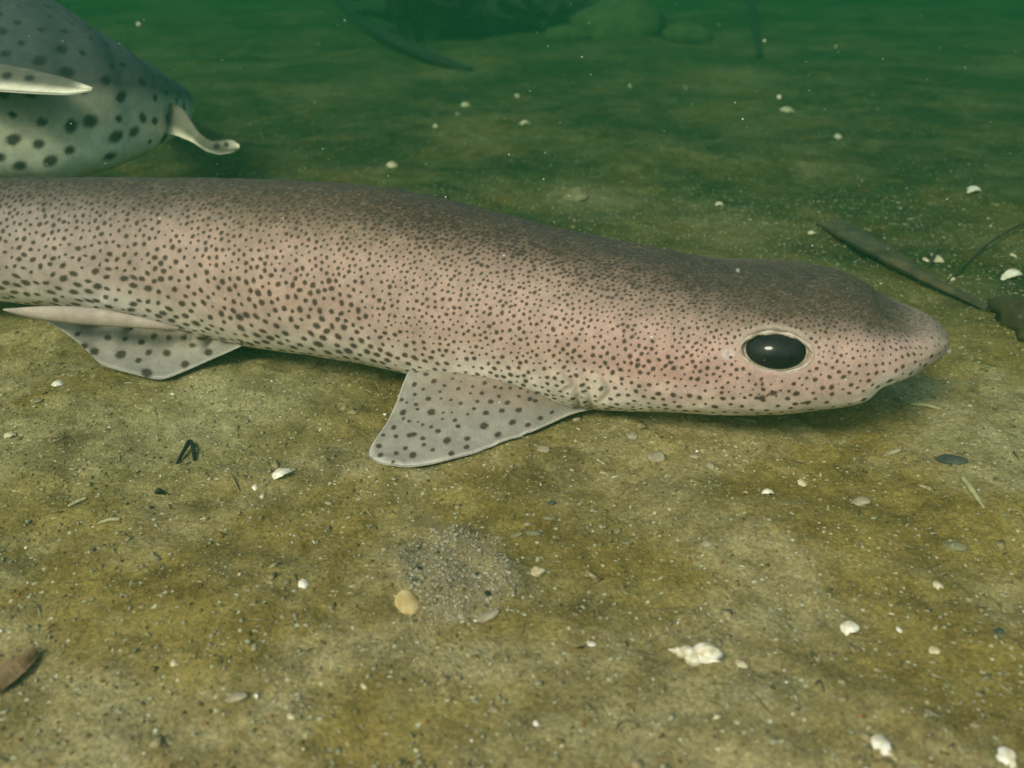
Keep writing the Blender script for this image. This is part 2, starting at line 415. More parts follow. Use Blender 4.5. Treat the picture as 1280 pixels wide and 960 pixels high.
for (x, y, r) in [(966,490,5),(978,489,6),(963,501,5.5),(953,497,5),(985,503,6),(994,505,4),(947,497,4),(914,446,2.6),(995,492,4.5),(1010,503,4.5),(1055,491,4.5)]:
    i, j = find(x, y); spots += [(i, j, r * KPX, 1.1), (i, (MJ - j) % MJ, r * KPX, 1.1)]
spot = splat(P0, Ts, Tg, spots, RES, RES)
print('spots', len(spots), 'verts', P.size // 3)
w3 = W[..., None]
def ramp(v, stops):
    xs = [s[0] for s in stops]; return np.stack([np.interp(v, xs, [s[1][k] for s in stops]) for k in range(3)], -1)
wob = W + 0.10 * fbm(ii, jv, 45, 3)
headk = smooth(Xg, 820, 980)[..., None]; leftk = smooth(-Xg, -420, -60)[..., None]
mid = ramp(wob, [(0,(.125,.085,.050)),(.12,(.155,.106,.066)),(.26,(.26,.178,.125)),(.45,(.37,.245,.190)),(.75,(.44,.295,.235)),(.86,(.56,.42,.34)),(.94,(.72,.60,.50)),(1.0,(.80,.70,.59)),(1.3,(.72,.68,.58))])  # cream belly, its colour raised to stand in for light bounced off sand
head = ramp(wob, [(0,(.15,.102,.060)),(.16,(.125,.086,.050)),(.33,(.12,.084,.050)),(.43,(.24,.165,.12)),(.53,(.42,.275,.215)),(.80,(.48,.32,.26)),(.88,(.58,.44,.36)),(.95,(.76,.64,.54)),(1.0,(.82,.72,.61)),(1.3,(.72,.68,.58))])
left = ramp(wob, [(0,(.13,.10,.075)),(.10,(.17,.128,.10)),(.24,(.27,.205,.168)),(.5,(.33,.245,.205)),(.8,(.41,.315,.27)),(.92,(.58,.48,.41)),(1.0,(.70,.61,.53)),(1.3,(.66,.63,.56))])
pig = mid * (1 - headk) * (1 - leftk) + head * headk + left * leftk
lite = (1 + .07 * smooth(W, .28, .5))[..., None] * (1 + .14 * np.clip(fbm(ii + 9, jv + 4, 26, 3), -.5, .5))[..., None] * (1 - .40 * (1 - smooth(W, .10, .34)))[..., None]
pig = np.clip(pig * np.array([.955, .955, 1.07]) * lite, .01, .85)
# pink flush over gills and cheek
fl = np.exp(-((Xg - 850) / 120) ** 2 - ((W - .72) / .2) ** 2)[..., None]
pig = pig * (1 + fl * np.array([.04, -.05, -.04]))
# pale snout tip and rim above the eye
tipk = smooth(Xg, 1095, 1165)[..., None]; pig = pig * (1 - .75 * tipk) + np.array([.36, .27, .215]) * .75 * tipk
for j in (ej, (MJ - ej) % MJ):
    i0, i1, jj, a, b = local(ei, j, 90, 70); r = np.hypot(a / EXA, b / EYA)
    k_ = (np.exp(-((r - 1.12) / .16) ** 2) * (0.12 + .5 * smooth(b, -.002, .006)))[..., None]
    pig[i0:i1, jj] = pig[i0:i1, jj] * (1 - k_) + np.array([.44, .355, .305]) * k_
pk = np.clip(pit, 0, 1)[..., None]; pig = pig * (1 - .8 * pk) + np.array([.62, .50, .50]) * .8 * pk
gk = np.clip(groove, 0, 1)[..., None] ** 2 * .5; pig = pig * (1 - gk) + np.array([.10, .07, .06]) * gk
lk = np.clip(lip, 0, 1)[..., None] * .45; pig = pig * (1 - lk) + np.array([.60, .55, .45]) * lk
back = (1 - smooth(wob, .16, .42)) * (1 - .25 * leftk[..., 0]) * (1 - headk[..., 0]) + headk[..., 0] * (1 - smooth(wob, .34, .56))
back = np.maximum(back, 0.12) * (1 - tipk[..., 0] * .6)

F = grid_faces(n_i, MJ, True); nv = n_i * MJ
caps = []
V = P.reshape(-1, 3); tip = V[-MJ:].mean(0) + 0.0018 * (Ci[-1] - Ci[-8]) / np.linalg.norm(Ci[-1] - Ci[-8]); tl = V[:MJ].mean(0)
V = np.concatenate([V, [tip, tl]])
jj = np.arange(MJ); k2 = (jj + 1) % MJ; lastr = (n_i - 1) * MJ
F = np.concatenate([F, np.stack([lastr + jj, lastr + k2, np.full(MJ, nv), np.full(MJ, nv)], -1)[:0]])
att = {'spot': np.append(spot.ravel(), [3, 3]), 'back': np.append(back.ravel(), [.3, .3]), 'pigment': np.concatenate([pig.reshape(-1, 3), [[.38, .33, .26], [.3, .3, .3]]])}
def mesh_with_caps(name, V, F, tris, mat, parent, attrs):
    me = bpy.data.meshes.new(name); V = np.ascontiguousarray(V, np.float32)
    me.vertices.add(len(V)); me.vertices.foreach_set('co', V.ravel())
    idx = np.concatenate([F.ravel(), tris.ravel()]).astype(np.int32); me.loops.add(len(idx)); me.loops.foreach_set('vertex_index', idx)
    st = np.concatenate([np.arange(len(F)) * 4, len(F) * 4 + np.arange(len(tris)) * 3]).astype(np.int32)
    me.polygons.add(len(st)); me.polygons.foreach_set('loop_start', st); me.update(calc_edges=True); me.validate()
    me.polygons.foreach_set('use_smooth', np.ones(len(st), dtype=bool))
    for k, v in attrs.items():
        v = np.asarray(v, np.float32)
        if v.ndim == 1: a = me.attributes.new(k, 'FLOAT', 'POINT'); a.data.foreach_set('value', v)
        else:
            a = me.attributes.new(k, 'FLOAT_COLOR', 'POINT'); a.data.foreach_set('color', np.concatenate([v, np.ones((len(v), 1), np.float32)], 1).ravel())
    me.materials.append(mat.m); o = bpy.data.objects.new(name, me); COL.objects.link(o); o.parent = parent; return o
shark = empty('catshark', (0, 0, 0))
tag(shark, 'brown spotted catshark lying on the sand with its large dark eye in view', 'shark', 'catsharks')
tri = np.concatenate([np.stack([lastr + jj, lastr + k2, np.full(MJ, nv)], -1), np.stack([k2, jj, np.full(MJ, nv + 1)], -1)])
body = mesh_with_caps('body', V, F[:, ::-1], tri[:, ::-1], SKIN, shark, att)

# --- eye: iris, pupil, lids (both sides)
EYEM = Mat('eye_pupil', 0.04, 0.22); EYEM.color(EYEM.mix(EYEM.rng(EYEM.noise(160, 3), .35, .7), (0.008, 0.007, 0.009), (0.020, 0.016, 0.016)))
IRISM = Mat('eye_iris', 0.25, 0.5); IRISM.color(IRISM.mix(IRISM.rng(IRISM.noise(500, 3), .3, .7), (0.25, 0.20, 0.14), (0.46, 0.41, 0.33)))
LIDM = Mat('eyelid_skin', 0.4, 0.4); LIDM.color(LIDM.mix(LIDM.rng(LIDM.noise(600, 3), .3, .7), (0.28, 0.20, 0.165), (0.47, 0.39, 0.34)))
def ellipsoid(o, e1, e2, n, a, b, c, nu=28, nv_=40, vmax=math.pi * .5):
    V = []
    for i in range(nu + 1):
        f = i / nu * vmax
        for k in range(nv_):
            t = k / nv_ * 2 * math.pi
            V.append(o + e1 * (a * math.sin(f) * math.cos(t)) + e2 * (b * math.sin(f) * math.sin(t)) + n * (c * math.cos(f)))
    return np.array(V), grid_faces(nu + 1, nv_, True)
def build_eye(i, j, side):
    e1 = Ts[i, j]; e2 = -Tg[i, j] * side; n = Nn[i, j]; o = P0[i, j]
    n = n - 0; root = o
    V, F = ellipsoid(o - n * .0042 + e1 * .0002, e1, e2, n, .0108, .0069, .0048)
    eye = mesh('eye', V, F, IRISM, shark)
    V, F = ellipsoid(o - n * .0037 + e1 * .0001 + e2 * .0002, e1 * .998 - e2 * .05, e2 * .998 + e1 * .05, n, .0100, .0064, .0052, vmax=math.pi * .47)
    mesh('pupil', V, F, EYEM, eye)
    # lids follow the skin
    i0, i1, jj_, a, b = local(i, j, 60, 60); S_ = P0[i0:i1][:, jj_]; NN = Nn[i0:i1][:, jj_]
    rings = []; K = 96
    for k in range(K):
        t = k / K * 2 * math.pi; x = EXA * math.cos(t); y = EYA * math.sin(t) * (abs(math.sin(t)) ** .22)
        q = ((a - x) ** 2 + (b - y) ** 2); m_ = np.unravel_index(q.argmin(), q.shape)
        c_ = S_[m_] + e1 * (x - a[m_]) + e2 * (y - b[m_])
        nn = NN[m_]; rad = e1 * math.cos(t) / EXA + e2 * math.sin(t) / EYA; rad = rad - nn * (rad @ nn); rad /= np.linalg.norm(rad)
        un = 1 + .7 * float(vnoise(np.array(k * .22 + 5), np.array(3.0))); wd = (.0005 + .0005 * max(0, math.sin(t))) * un; ht = (.0004 + .0006 * max(0, math.sin(t))) * un
        rings.append([c_ - nn * .0003 + rad * (wd * math.cos(f)) + nn * (ht * math.sin(f)) for f in np.linspace(0, 2 * math.pi, 13)[:-1]])
    Rg = np.array(rings); nR = K
    idx = np.arange(K)[:, None] * 12 + np.arange(12)[None]; nx = np.roll(idx, -1, 0); F = np.stack([idx, np.roll(idx, -1, 1), np.roll(nx, -1, 1), nx], -1).reshape(-1, 4)
    mesh('eyelid', Rg, F, LIDM, eye)
    return eye
build_eye(ei, ej, 1); build_eye(ei, (MJ - ej) % MJ, -1)

# --- fins
def curve_at(pts, t):
    pts = np.array(pts, float); L = np.concatenate([[0], np.cumsum(np.linalg.norm(np.diff(pts[:, :2], axis=0), axis=1))]); L /= L[-1]
    out = np.stack([np.interp(t, L, pts[:, k]) for k in range(pts.shape[1])], -1)
    return out
def plate(Gd, thick):
    """closed thin sheet from grid Gd[n,m,3]; thick[n,m]"""
    n, m = Gd.shape[:2]; a = np.gradient(Gd, axis=0); b = np.gradient(Gd, axis=1); nn = np.cross(a, b); nn /= np.linalg.norm(nn, axis=-1, keepdims=True) + 1e-12
    if nn[..., 2].mean() < 0: nn = -nn
    top = Gd + nn * thick[..., None] * .5; bot = Gd - nn * thick[..., None] * .5
    V = np.concatenate([top.reshape(-1, 3), bot.reshape(-1, 3)]); f = grid_faces(n, m); N_ = n * m
    r = np.arange(N_).reshape(n, m); per = np.concatenate([r[0, :-1], r[:-1, -1], r[-1, :0:-1], r[:0:-1, 0]]); nx = np.roll(per, -1)
    side = np.stack([per, nx, nx + N_, per + N_], -1)
    return V, np.concatenate([f, f[:, ::-1] + N_, side]), nn
def fin_spots(Gd, pts):
    fx, fy = project(Gd); D = np.full(Gd.shape[:2], 3.0)
    for (x, y, r, e) in pts:
        d = (fx - x) ** 2 + (fy - y) ** 2; i, j = np.unravel_index(d.argmin(), d.shape)
        t = .25 + RNG.normal(0, .2); ct, st_ = math.cos(t), math.sin(t); dx, dy = fx - x, -(fy - y)
        q = np.hypot((dx * ct + dy * st_) / (r * e), (-dx * st_ + dy * ct) / r); D = np.minimum(D, q + abs(RNG.normal(0, .08)))
    return D
def mirror_plane(col):
    i = int(np.argmin(abs(s_i - col))); return Ci[i], np.array([Ni[i, 0], Ni[i, 1], 0.0])
def build_fin(name, root, outer, spots_, col, base_c, root_c, edge_c, lift, thick_r=.003, nt_=150, nq=90, rim=.93, root_dz=.004):
    t = np.linspace(0, 1, nt_); q = np.linspace(0, 1, nq)
    R = curve_at(root, t); O = curve_at(outer, t); O = np.stack([gsmooth(O[:, k], 3.2) for k in range(3)], -1)
    if root_dz < 0:
     hit = np.array([P0[find(x, min(y, t_bot(x) - 5))] for x, y in R[::6, :2]]); R[:, 2] = gsmooth(np.interp(np.arange(nt_), np.arange(nt_)[::6], hit[:, 2]), 4)
    q_ = q[None, :, None]; pxy = R[:, None, :2] * (1 - q_) + O[:, None, :2] * q_
    z = R[:, None, 2] * (1 - q) ** 1.6 + O[:, None, 2] * (1 - (1 - q) ** 1.6)
    Gd = at_z(pxy[..., 0], pxy[..., 1], z)
    g = gh(Gd[..., 0], Gd[..., 1]); Gd[..., 2] = np.maximum(Gd[..., 2], g + lift)
    Gd[..., 2] += 0.0006 * fbm(Gd[..., 0], Gd[..., 1], 60, 2) * q
    D = fin_spots(Gd, spots_)
    # bury the root inside the body
    inner = Gd[:, :1] + np.array([0, .012, root_dz]); Gd = np.concatenate([inner, Gd], 1); D = np.concatenate([D[:, :1] * 0 + 3, D], 1)
    qq = np.concatenate([[0], q]); tt = np.minimum(t, 1 - t) * 2
    th_ = thick_r * (1 - qq[None]) ** .8 * np.ones((nt_, 1)) + .00035; th_[0] *= .5; th_[-1] *= .5
    V, F, nn = plate(Gd, th_)
    e = np.maximum(qq[None] * np.ones((nt_, 1)), (1 - tt[:, None] * 1.0) * 0.0)
    bl = smooth(e, .1, .75)[..., None]; fwd = (1 - t)[:, None, None]
    rc = np.array(root_c) * fwd ** .5 + np.array(base_c) * (1 - fwd ** .5)
    pc = rc * (1 - bl) + np.array(base_c) * bl
    rm = smooth(e, rim, 1.0)[..., None]; pc = pc * (1 - rm) + np.array(edge_c) * rm
    at = {'spot': np.tile(D.ravel(), 2), 'back': np.full(2 * D.size, 0.10), 'pigment': np.tile(pc.reshape(-1, 3), (2, 1))}
    o = mesh(name, V, F, SKIN, shark, attrs=at)
    c_, n_ = mirror_plane(col); Vm = V - 2 * ((V - c_) @ n_)[:, None] * n_
    Vm[:, 2] = np.maximum(Vm[:, 2], gh(Vm[:, 0], Vm[:, 1]) + lift)
    mesh(name, Vm, F[:, ::-1], SKIN, shark, attrs=at)
    return o
Z4 = [(330,95,4),(380,115,4),(420,157,4.5),(318,170,4.3),(365,197,3),(470,182,3),(535,197,3.5),(525,118,3),(510,147,2.6),(550,162,2),(320,222,3.5),(248,243,4),(278,262,2.8),(326,274,3.3),(333,298,2.8),(260,312,5),
 (388,247,4),(450,245,3),(447,212,2.6),(497,252,2.5),(545,268,3.5),(400,312,6),(458,314,2.6),(500,312,2.2),(578,321,3),(610,293,3),(627,257,3.2),(693,257,4.4),(650,217,3.6),(594,218,3),(607,185,3),(665,167,3.6),
 (612,128,3),(715,185,3),(745,190,3),(790,188,2.8),(843,186,3.4),(900,173,3.6),(968,188,3.6),(920,205,2.8),(875,203,2.2),(832,227,3),(733,230,3.3),(885,238,3.8),(912,245,3.5),(988,230,3.8),(1040,235,4.8),(1095,215,3.6),
 (775,260,4.4),(830,295,4.6),(748,300,4.3),(667,313,4.3),(800,357,6),(658,376,6.2),(515,350,4),(530,380,4),(453,346,2.6),(397,384,3.2),(355,374,3),(333,360,2.2),(290,357,3.2),(212,385,4.2),(262,343,2.5),(290,425,4.6),(312,420,4.4),
 (430,404,4),(355,440,4),(360,470,3.3),(222,430,3.6),(158,421,3.6),(135,475,4.4),(143,520,4.4),(222,512,3.6),(268,488,3.6),(305,521,6),(205,553,3.6),(405,495,3.6),(475,450,5.6),(575,440,4.4),(573,480,4.4),(497,512,4.4),
 (728,420,5.6),(878,370,4.4),(938,335,4),(995,303,3.6),(685,130,2.6),(845,160,2.6),(870,148,2.2),(770,155,2.8),(1015,145,2.8),(1057,158,3)]
pec = [(440 + x / 4, 440 + y / 4, r * .82, 1.3) for x, y, r in Z4]
build_fin('pectoral_fin',
    [(748,492,.012),(725,478,.016),(700,472,.0165),(660,468,.0165),(620,465,.0165),(580,463,.016),(545,461,.015),(520,459,.014)],
    [(748,510,.005),(715,515,.0035),(690,528,.0025),(660,543,.002),(600,565,.002),(545,579,.002),(505,584,.002),(475,581,.002),(458,573,.002),(457,568,.002),(468,551,.002),(485,527,.003),(497,500,.006),(505,476,.010),(512,461,.013)],
    pec, 640, (.30,.265,.232), (.23,.145,.112), (.58,.52,.45), .0010)
Z3 = [(470,768,5),(535,775,4.5),(610,790,4.5),(665,765,5),(735,768,5),(795,765,5),(835,797,5.5),(895,830,5.5),(795,880,6),(720,835,5.5),(640,833,5),(595,865,4.5),(630,915,7),(520,840,7),(460,905,5),(405,825,6),(360,800,5.5),
 (560,728,4.5),(720,715,5),(650,715,4),(770,705,4),(825,720,4),(865,757,4),(945,757,6),(330,750,4)]
pel = [(x / 3.43, 200 + y / 3.43, r * .85, 1.4) for x, y, r in Z3]
build_fin('pelvic_fin',
    [(302,426,.015),(270,418,.018),(230,408,.021),(190,400,.022),(150,394,.022),(110,390,.021),(70,388,.020)],
    [(305,431,.011),(285,440,.008),(250,456,.005),(222,468,.003),(203,475,.002),(188,473,.002),(150,464,.003),(125,455,.004),(112,440,.006),(95,425,.009),(80,414,.012),(62,404,.015),(50,398,.016)],
    pel, 190, (.30,.265,.235), (.32,.24,.195), (.50,.46,.41), .0010, root_dz=-.003)
# pale inner lobe over the pelvic fin, ending in a point
def tube_lobe(name, pts, mat, parent, flat=.5, nr=16, attrs=None):
    pts = np.array(pts, float); t = np.linspace(0, 1, 50); Q = curve_at(pts, t); Q = np.stack([gsmooth(Q[:, k], 3) for k in range(Q.shape[1])], -1)
    c = at_y(Q[:, 0], Q[:, 1], Q[:, 3]); r = np.maximum(Q[:, 2], .4) * depth(c) / FPX
    T = np.gradient(c, axis=0); T /= np.linalg.norm(T, axis=1)[:, None]; up = np.array([0, 0, 1.0]); sd = np.cross(T, up); sd /= np.linalg.norm(sd, axis=1)[:, None]; up = np.cross(sd, T)
    f = np.arange(nr) / nr * 2 * np.pi
    V = c[:, None] + up[:, None] * (r[:, None] * np.sin(f))[..., None] + sd[:, None] * (r[:, None] * flat * np.cos(f))[..., None]
    n = len(c); F = grid_faces(n, nr, True).tolist() + [list(range(nr))[::-1], list(range((n - 1) * nr, n * nr))]
    A = {'spot': np.full(n * nr, 3.0), 'back': np.full(n * nr, .05), 'pigment': np.tile(np.array([.41, .315, .275]), (n * nr, 1))}
    return mesh(name, V.reshape(-1, 3), F, mat, parent, attrs=A)
yf = lambda x, y, z: float(at_z(x, y, z)[1]) - .005
tube_lobe('clasper', [(4,387,1.0,yf(30,389,.019)),(18,389,4.5,yf(35,389,.019)),(45,391,8.5,yf(60,390,.020)),(80,393,11.5,yf(80,392,.020)),(120,396,12,yf(120,395,.021)+.001),(160,401,9,yf(160,400,.021)+.003),(200,407,5,yf(200,406,.021)+.006),(225,411,2,yf(222,409,.021)+.011)], SKIN, shark, flat=.7)
# fins beyond the frame (dorsal, caudal)
def side_fin(name, col0, hts, length, above=True):
    i = int(np.argmin(abs(s_i - col0))); c_ = Ci[i]; T = np.array([dirv[0], dirv[1], 0.0]); n = 24
    q = np.linspace(0, 1, n); top = np.interp(q, np.linspace(0, 1, len(hts)), hts)
    base = P0[i, 0 if above else MJ // 2]; g = np.zeros((n, 10, 3)); sgn = 1 if above else -1
    for k in range(n):
        for m_ in range(10): g[k, m_] = base + T * (q[k] * length) + np.array([0, 0, sgn * (top[k] * m_ / 9 - .006)])
    Vf, Ff, _ = plate(g, np.full((n, 10), .0025))
    N_ = len(Vf); mesh(name, Vf, Ff, SKIN, shark, attrs={'spot': np.full(N_, 3.0), 'back': np.full(N_, .4), 'pigment': np.tile([.25, .21, .16], (N_, 1))})
side_fin('dorsal_fin', -160, [.004, .02, .034, .036, .012], .05)
side_fin('dorsal_fin', -480, [.004, .015, .024, .025, .010], .04)
side_fin('caudal_fin', -760, [.004, .012, .018, .020, .012], .11)

# ------------------------------------------------------------------ second catshark, hanging in the water behind
SB = np.array([(-560,20,150,.46,.030),(-420,-20,180,.455,.036),(-250,-35,205,.475,.042),(-100,-32,218,.495,.044),(0,-24,222,.51,.044),(50,-12,222,.517,.043),(95,12,210,.525,.039),(128,42,196,.535,.034),(155,68,183,.55,.029),(178,86,172,.575,.025),(192,97,163,.61,.022),(197,99,155,.66,.023),(196,107,150,.73,.020),(186,113,146,.82,.016),(165,118,143,.93,.010),(140,122,140,1.03,.005)], float)
cB = at_y(SB[:, 0], (SB[:, 1] + SB[:, 2]) / 2, SB[:, 3]); app = (SB[:, 2] - SB[:, 1]) / 2 * depth(cB) / FPX
ph = np.arctan2(CAM_H - cB[:, 2], cB[:, 1]); BB = np.sqrt(np.maximum(app ** 2 - (SB[:, 4] * np.sin(ph)) ** 2, (.4 * app) ** 2)) / np.cos(ph)
sB = np.arange(len(SB)) * 100.0
sBi, PB, THB, CB, NB_ = body_grid(sB, cB, SB[:, 4], BB, np.full(len(SB), 2.0), np.full(len(SB), 3.4), .0014, .0016, 0, 200, 26)
TsB, TgB, NnB = tangents(PB)
WB = np.minimum(np.arange(200), 200 - np.arange(200))[None] / 100 * np.ones((len(sBi), 1)) / .60
iiB = np.arange(len(sBi))[:, None] * .0014; jB = WB * .1
wobB = WB + .08 * fbm(iiB, jB, 30, 2)
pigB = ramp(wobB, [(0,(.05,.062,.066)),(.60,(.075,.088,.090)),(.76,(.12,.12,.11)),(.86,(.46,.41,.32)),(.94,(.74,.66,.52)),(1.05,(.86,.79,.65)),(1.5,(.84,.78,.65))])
spB = scatter_spots(PB, .0066 + .0035 * WB, .0019 + .0017 * smooth(WB, .3, .8), np.full(WB.shape, 1.15), 30000, 0, 1 - smooth(WB, 1.12, 1.2))
spotB = splat(PB, TsB, TgB, spB, .0014, .0014)
sharkB = empty('catshark', (0, 0, 0))
tag(sharkB, 'hazy pale bellied catshark with coarse spots hovering behind the other shark\'s back', 'shark', 'catsharks')
nB = len(sBi); VB = np.concatenate([PB.reshape(-1, 3), [PB[0].mean(0), PB[-1].mean(0)]]); jj = np.arange(200); k2 = (jj + 1) % 200
triB = np.concatenate([np.stack([k2, jj, np.full(200, nB * 200)], -1), np.stack([(nB - 1) * 200 + jj, (nB - 1) * 200 + k2, np.full(200, nB * 200 + 1)], -1)])
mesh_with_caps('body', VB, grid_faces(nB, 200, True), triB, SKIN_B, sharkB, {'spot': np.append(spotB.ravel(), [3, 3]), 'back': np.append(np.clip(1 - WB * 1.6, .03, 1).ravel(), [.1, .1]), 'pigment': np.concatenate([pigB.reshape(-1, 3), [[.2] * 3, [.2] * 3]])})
def ribbon(name, up_, lo_, mat, parent, thick, base_c, edge_c, spots_=(), n=70, m=16):
    t = np.linspace(0, 1, n); U_, L_ = curve_at(up_, t), curve_at(lo_, t)
    U_ = np.stack([gsmooth(U_[:, k], 1.5) for k in range(3)], -1); L_ = np.stack([gsmooth(L_[:, k], 1.5) for k in range(3)], -1)
    q = np.linspace(0, 1, m)[None, :, None]; X_ = U_[:, None] * (1 - q) + L_[:, None] * q
    Gd = at_y(X_[..., 0], X_[..., 1], X_[..., 2]); D = fin_spots(Gd, spots_) if spots_ else np.full(Gd.shape[:2], 3.0)
    V, F, _ = plate(Gd, thick * np.sin(np.pi * (.08 + .84 * np.linspace(0, 1, m)))[None] * np.ones((n, 1)))
    k_ = np.maximum(smooth(np.linspace(0, 1, m), .6, 1.0)[None] * np.ones((n, 1)), smooth(t, .86, 1)[:, None])[..., None]
    pc = np.array(base_c) * (1 - k_) + np.array(edge_c) * k_
    return mesh(name, V, F, mat, parent, attrs={'spot': np.tile(D.ravel(), 2), 'back': np.full(2 * D.size, .05), 'pigment': np.tile(pc.reshape(-1, 3), (2, 1))})
ribbon('pectoral_fin', [(-90,74,.478),(-20,78,.475),(40,88,.47),(85,99,.462),(117,110,.455)], [(-90,112,.455),(-20,112,.45),(40,116,.45),(85,118,.452),(117,113,.455)], SKIN_B, sharkB, .0030, (.14,.13,.10), (.84,.76,.60), [(10,98,5,1.6),(38,101,5,1.6),(-20,100,5,1.6)])
ribbon('pelvic_fin', [(140,120,.60),(195,122,.555),(228,134,.53),(248,166,.516),(264,177,.517),(278,175,.518),(291,174,.519),(299,181,.52)], [(140,166,.60),(190,168,.55),(218,168,.53),(240,177,.516),(258,189,.517),(274,193,.518),(288,191,.519),(299,186,.52)], SKIN_B, sharkB, .0028, (.17,.16,.125), (.80,.72,.57), [(252,158,4,1.2),(271,182,5,1),(283,180,4,1)])

# ------------------------------------------------------------------ loose things on the sand
def rock_mat(name, a, b, scale=120, rough=.85, spec=.2, bump=.5):
    m = Mat(name, rough, spec); m.color(m.mix(m.rng(m.noise(scale, 5, .65), .3, .7), a, b)); m.bump(m.noise(scale * 4, 5, .7), bump, .0008); return m
MATS = {
 'white': rock_mat('white_shell', (.46,.36,.22), (.88,.82,.72), 330, .45, .4, .3),
 'cream': rock_mat('cream_shell', (.34,.25,.12), (.68,.58,.40), 240, .55, .3, .4),
 'tan': rock_mat('tan_shell', (.38,.25,.09), (.56,.42,.20), 260, .6, .3, .4),
 'grey': rock_mat('grey_pebble', (.24,.195,.12), (.42,.35,.245), 300),
 'olive': rock_mat('silted_stone', (.13,.11,.045), (.25,.22,.13), 160),
 'dark': rock_mat('dark_pebble', (.035,.042,.035), (.085,.09,.07), 220),
 'black': rock_mat('black_weed', (.010,.013,.012), (.03,.035,.025), 200),
 'weed': rock_mat('brown_weed', (.022,.024,.009), (.060,.052,.018), 90, .6, .3),
 'rot': rock_mat('weedy_stone', (.035,.030,.012), (.085,.066,.028), 70),
 'blade': rock_mat('dead_grass_blade', (.038,.030,.012), (.10,.078,.034), 130, .55, .3, .3),
 'straw': rock_mat('pale_straw', (.30,.26,.12), (.46,.41,.23), 300),
 'rust': rock_mat('brown_leaf', (.15,.075,.025), (.30,.20,.11), 200),
}
def pebble(name, px, py, wpx, hpx, rot, mat, flat=.55, seed=0, sub=3, rough=.22, sink=.35):
    r = np.random.default_rng(seed + 100); p_ = G(px, py); k = unit(px, py)
    n, m = 14, 20; a = wpx * k / 2; b = max(hpx, wpx * .5) * k / 2; hgt = min(a, b) * flat
    f = np.linspace(.001, math.pi - .001, n); t = np.arange(m) / m * 2 * math.pi; o1, o2 = r.random(2) * 50
    FF, TT = np.meshgrid(f, t, indexing='ij')
    x, y, z = np.sin(FF) * np.cos(TT), np.sin(FF) * np.sin(TT), np.cos(FF)
    e = 1 + rough * 2 * (vnoise(x * 1.6 + o1 + z, y * 1.6 + o2 + z * .7)) + rough * (vnoise(x * 4 + o2, y * 4 + o1 + z * 3))
    V = np.stack([x * a * e, y * b * e, z * hgt * e], -1).reshape(-1, 3)
    F = grid_faces(n, m, True).tolist() + [list(range(m))[::-1], list(range((n - 1) * m, n * m))]
    F = [g_[::-1] for g_ in F]
    o = mesh(name, V, F, MATS[mat]); o.location = p_ + np.array([0, 0, hgt * (1 - 2 * sink)]); o.rotation_euler = (r.normal(0, .12), r.normal(0, .12), rot); return o
def chip(name, px, py, wpx, hpx, rot, mat, seed=0, bend=.5, tilt=.25, lift=.1):
    """curved broken piece of shell with a ragged rim"""
    r = np.random.default_rng(seed + 300); p_ = G(px, py); k = unit(px, py); a = wpx * k / 2; b = max(hpx * 1.5, wpx * .3) * k / 2
    n, m = 7, 22; q = np.linspace(0, 1, n); t = np.arange(m) / m * 2 * math.pi; jag = 1 + .16 * r.normal(size=m); jag = (jag + np.roll(jag, 1) * .6) / 1.6
    Q, TT = np.meshgrid(q, t, indexing='ij'); R_ = Q * jag[None]
    x = R_ * np.cos(TT) * a; y = R_ * np.sin(TT) * b; z = -bend * (x * x / a + .4 * y * y / b) + .03 * a * np.sin(9 * Q * 3)
    th_ = .10 * min(a, b) + .0002
    top = np.stack([x, y, z], -1).reshape(-1, 3); V = np.concatenate([top, top - [0, 0, th_]]); N_ = n * m; f = grid_faces(n, m, True)
    rim = np.arange(m) + (n - 1) * m; nx = np.roll(rim, -1)
    F = np.concatenate([f, f[:, ::-1] + N_, np.stack([rim, nx, nx + N_, rim + N_], -1)])
    o = mesh(name, V, F[:, ::-1], MATS[mat]); o.location = p_ + np.array([0, 0, bend * a * .75 + th_ * .5 + lift * min(a, b)]); o.rotation_euler = (tilt + r.normal(0, .1), r.normal(0, .2), rot); return o
def valve(name, px, py, wpx, hpx, rot, mat, ribs=9):
    """one dished half of a bivalve, growth ridges round the hinge"""
    p_ = G(px, py); k = unit(px, py); a = wpx * k / 2; b = hpx * k / 2 * 1.25; n, m = 18, 40
    q = np.linspace(0.02, 1, n); t = np.arange(m) / m * 2 * math.pi; Q, TT = np.meshgrid(q, t, indexing='ij')
    x = a * Q * np.cos(TT) * (1 + .12 * np.sin(TT)); y = b * (Q * np.sin(TT) + (1 - Q) * .75)
    z = .55 * min(a, b) * (1 - Q ** 2.2) + .025 * min(a, b) * np.sin(Q * ribs * 2 * math.pi)
    top = np.stack([x, y, z], -1).reshape(-1, 3); V = np.concatenate([top, top * [.94, .94, .80] - [0, 0, .05 * a]]); N_ = n * m; f = grid_faces(n, m, True)
    rim = np.arange(m) + (n - 1) * m; nx = np.roll(rim, -1); F = np.concatenate([f, f[:, ::-1] + N_, np.stack([rim, nx, nx + N_, rim + N_], -1)])
    F = F.tolist() + [list(range(m))[::-1]]
    o = mesh(name, V, [g_[::-1] for g_ in F], MATS[mat]); o.location = p_ + np.array([0, 0, .0004]); o.rotation_euler = (.12, -.08, rot); return o
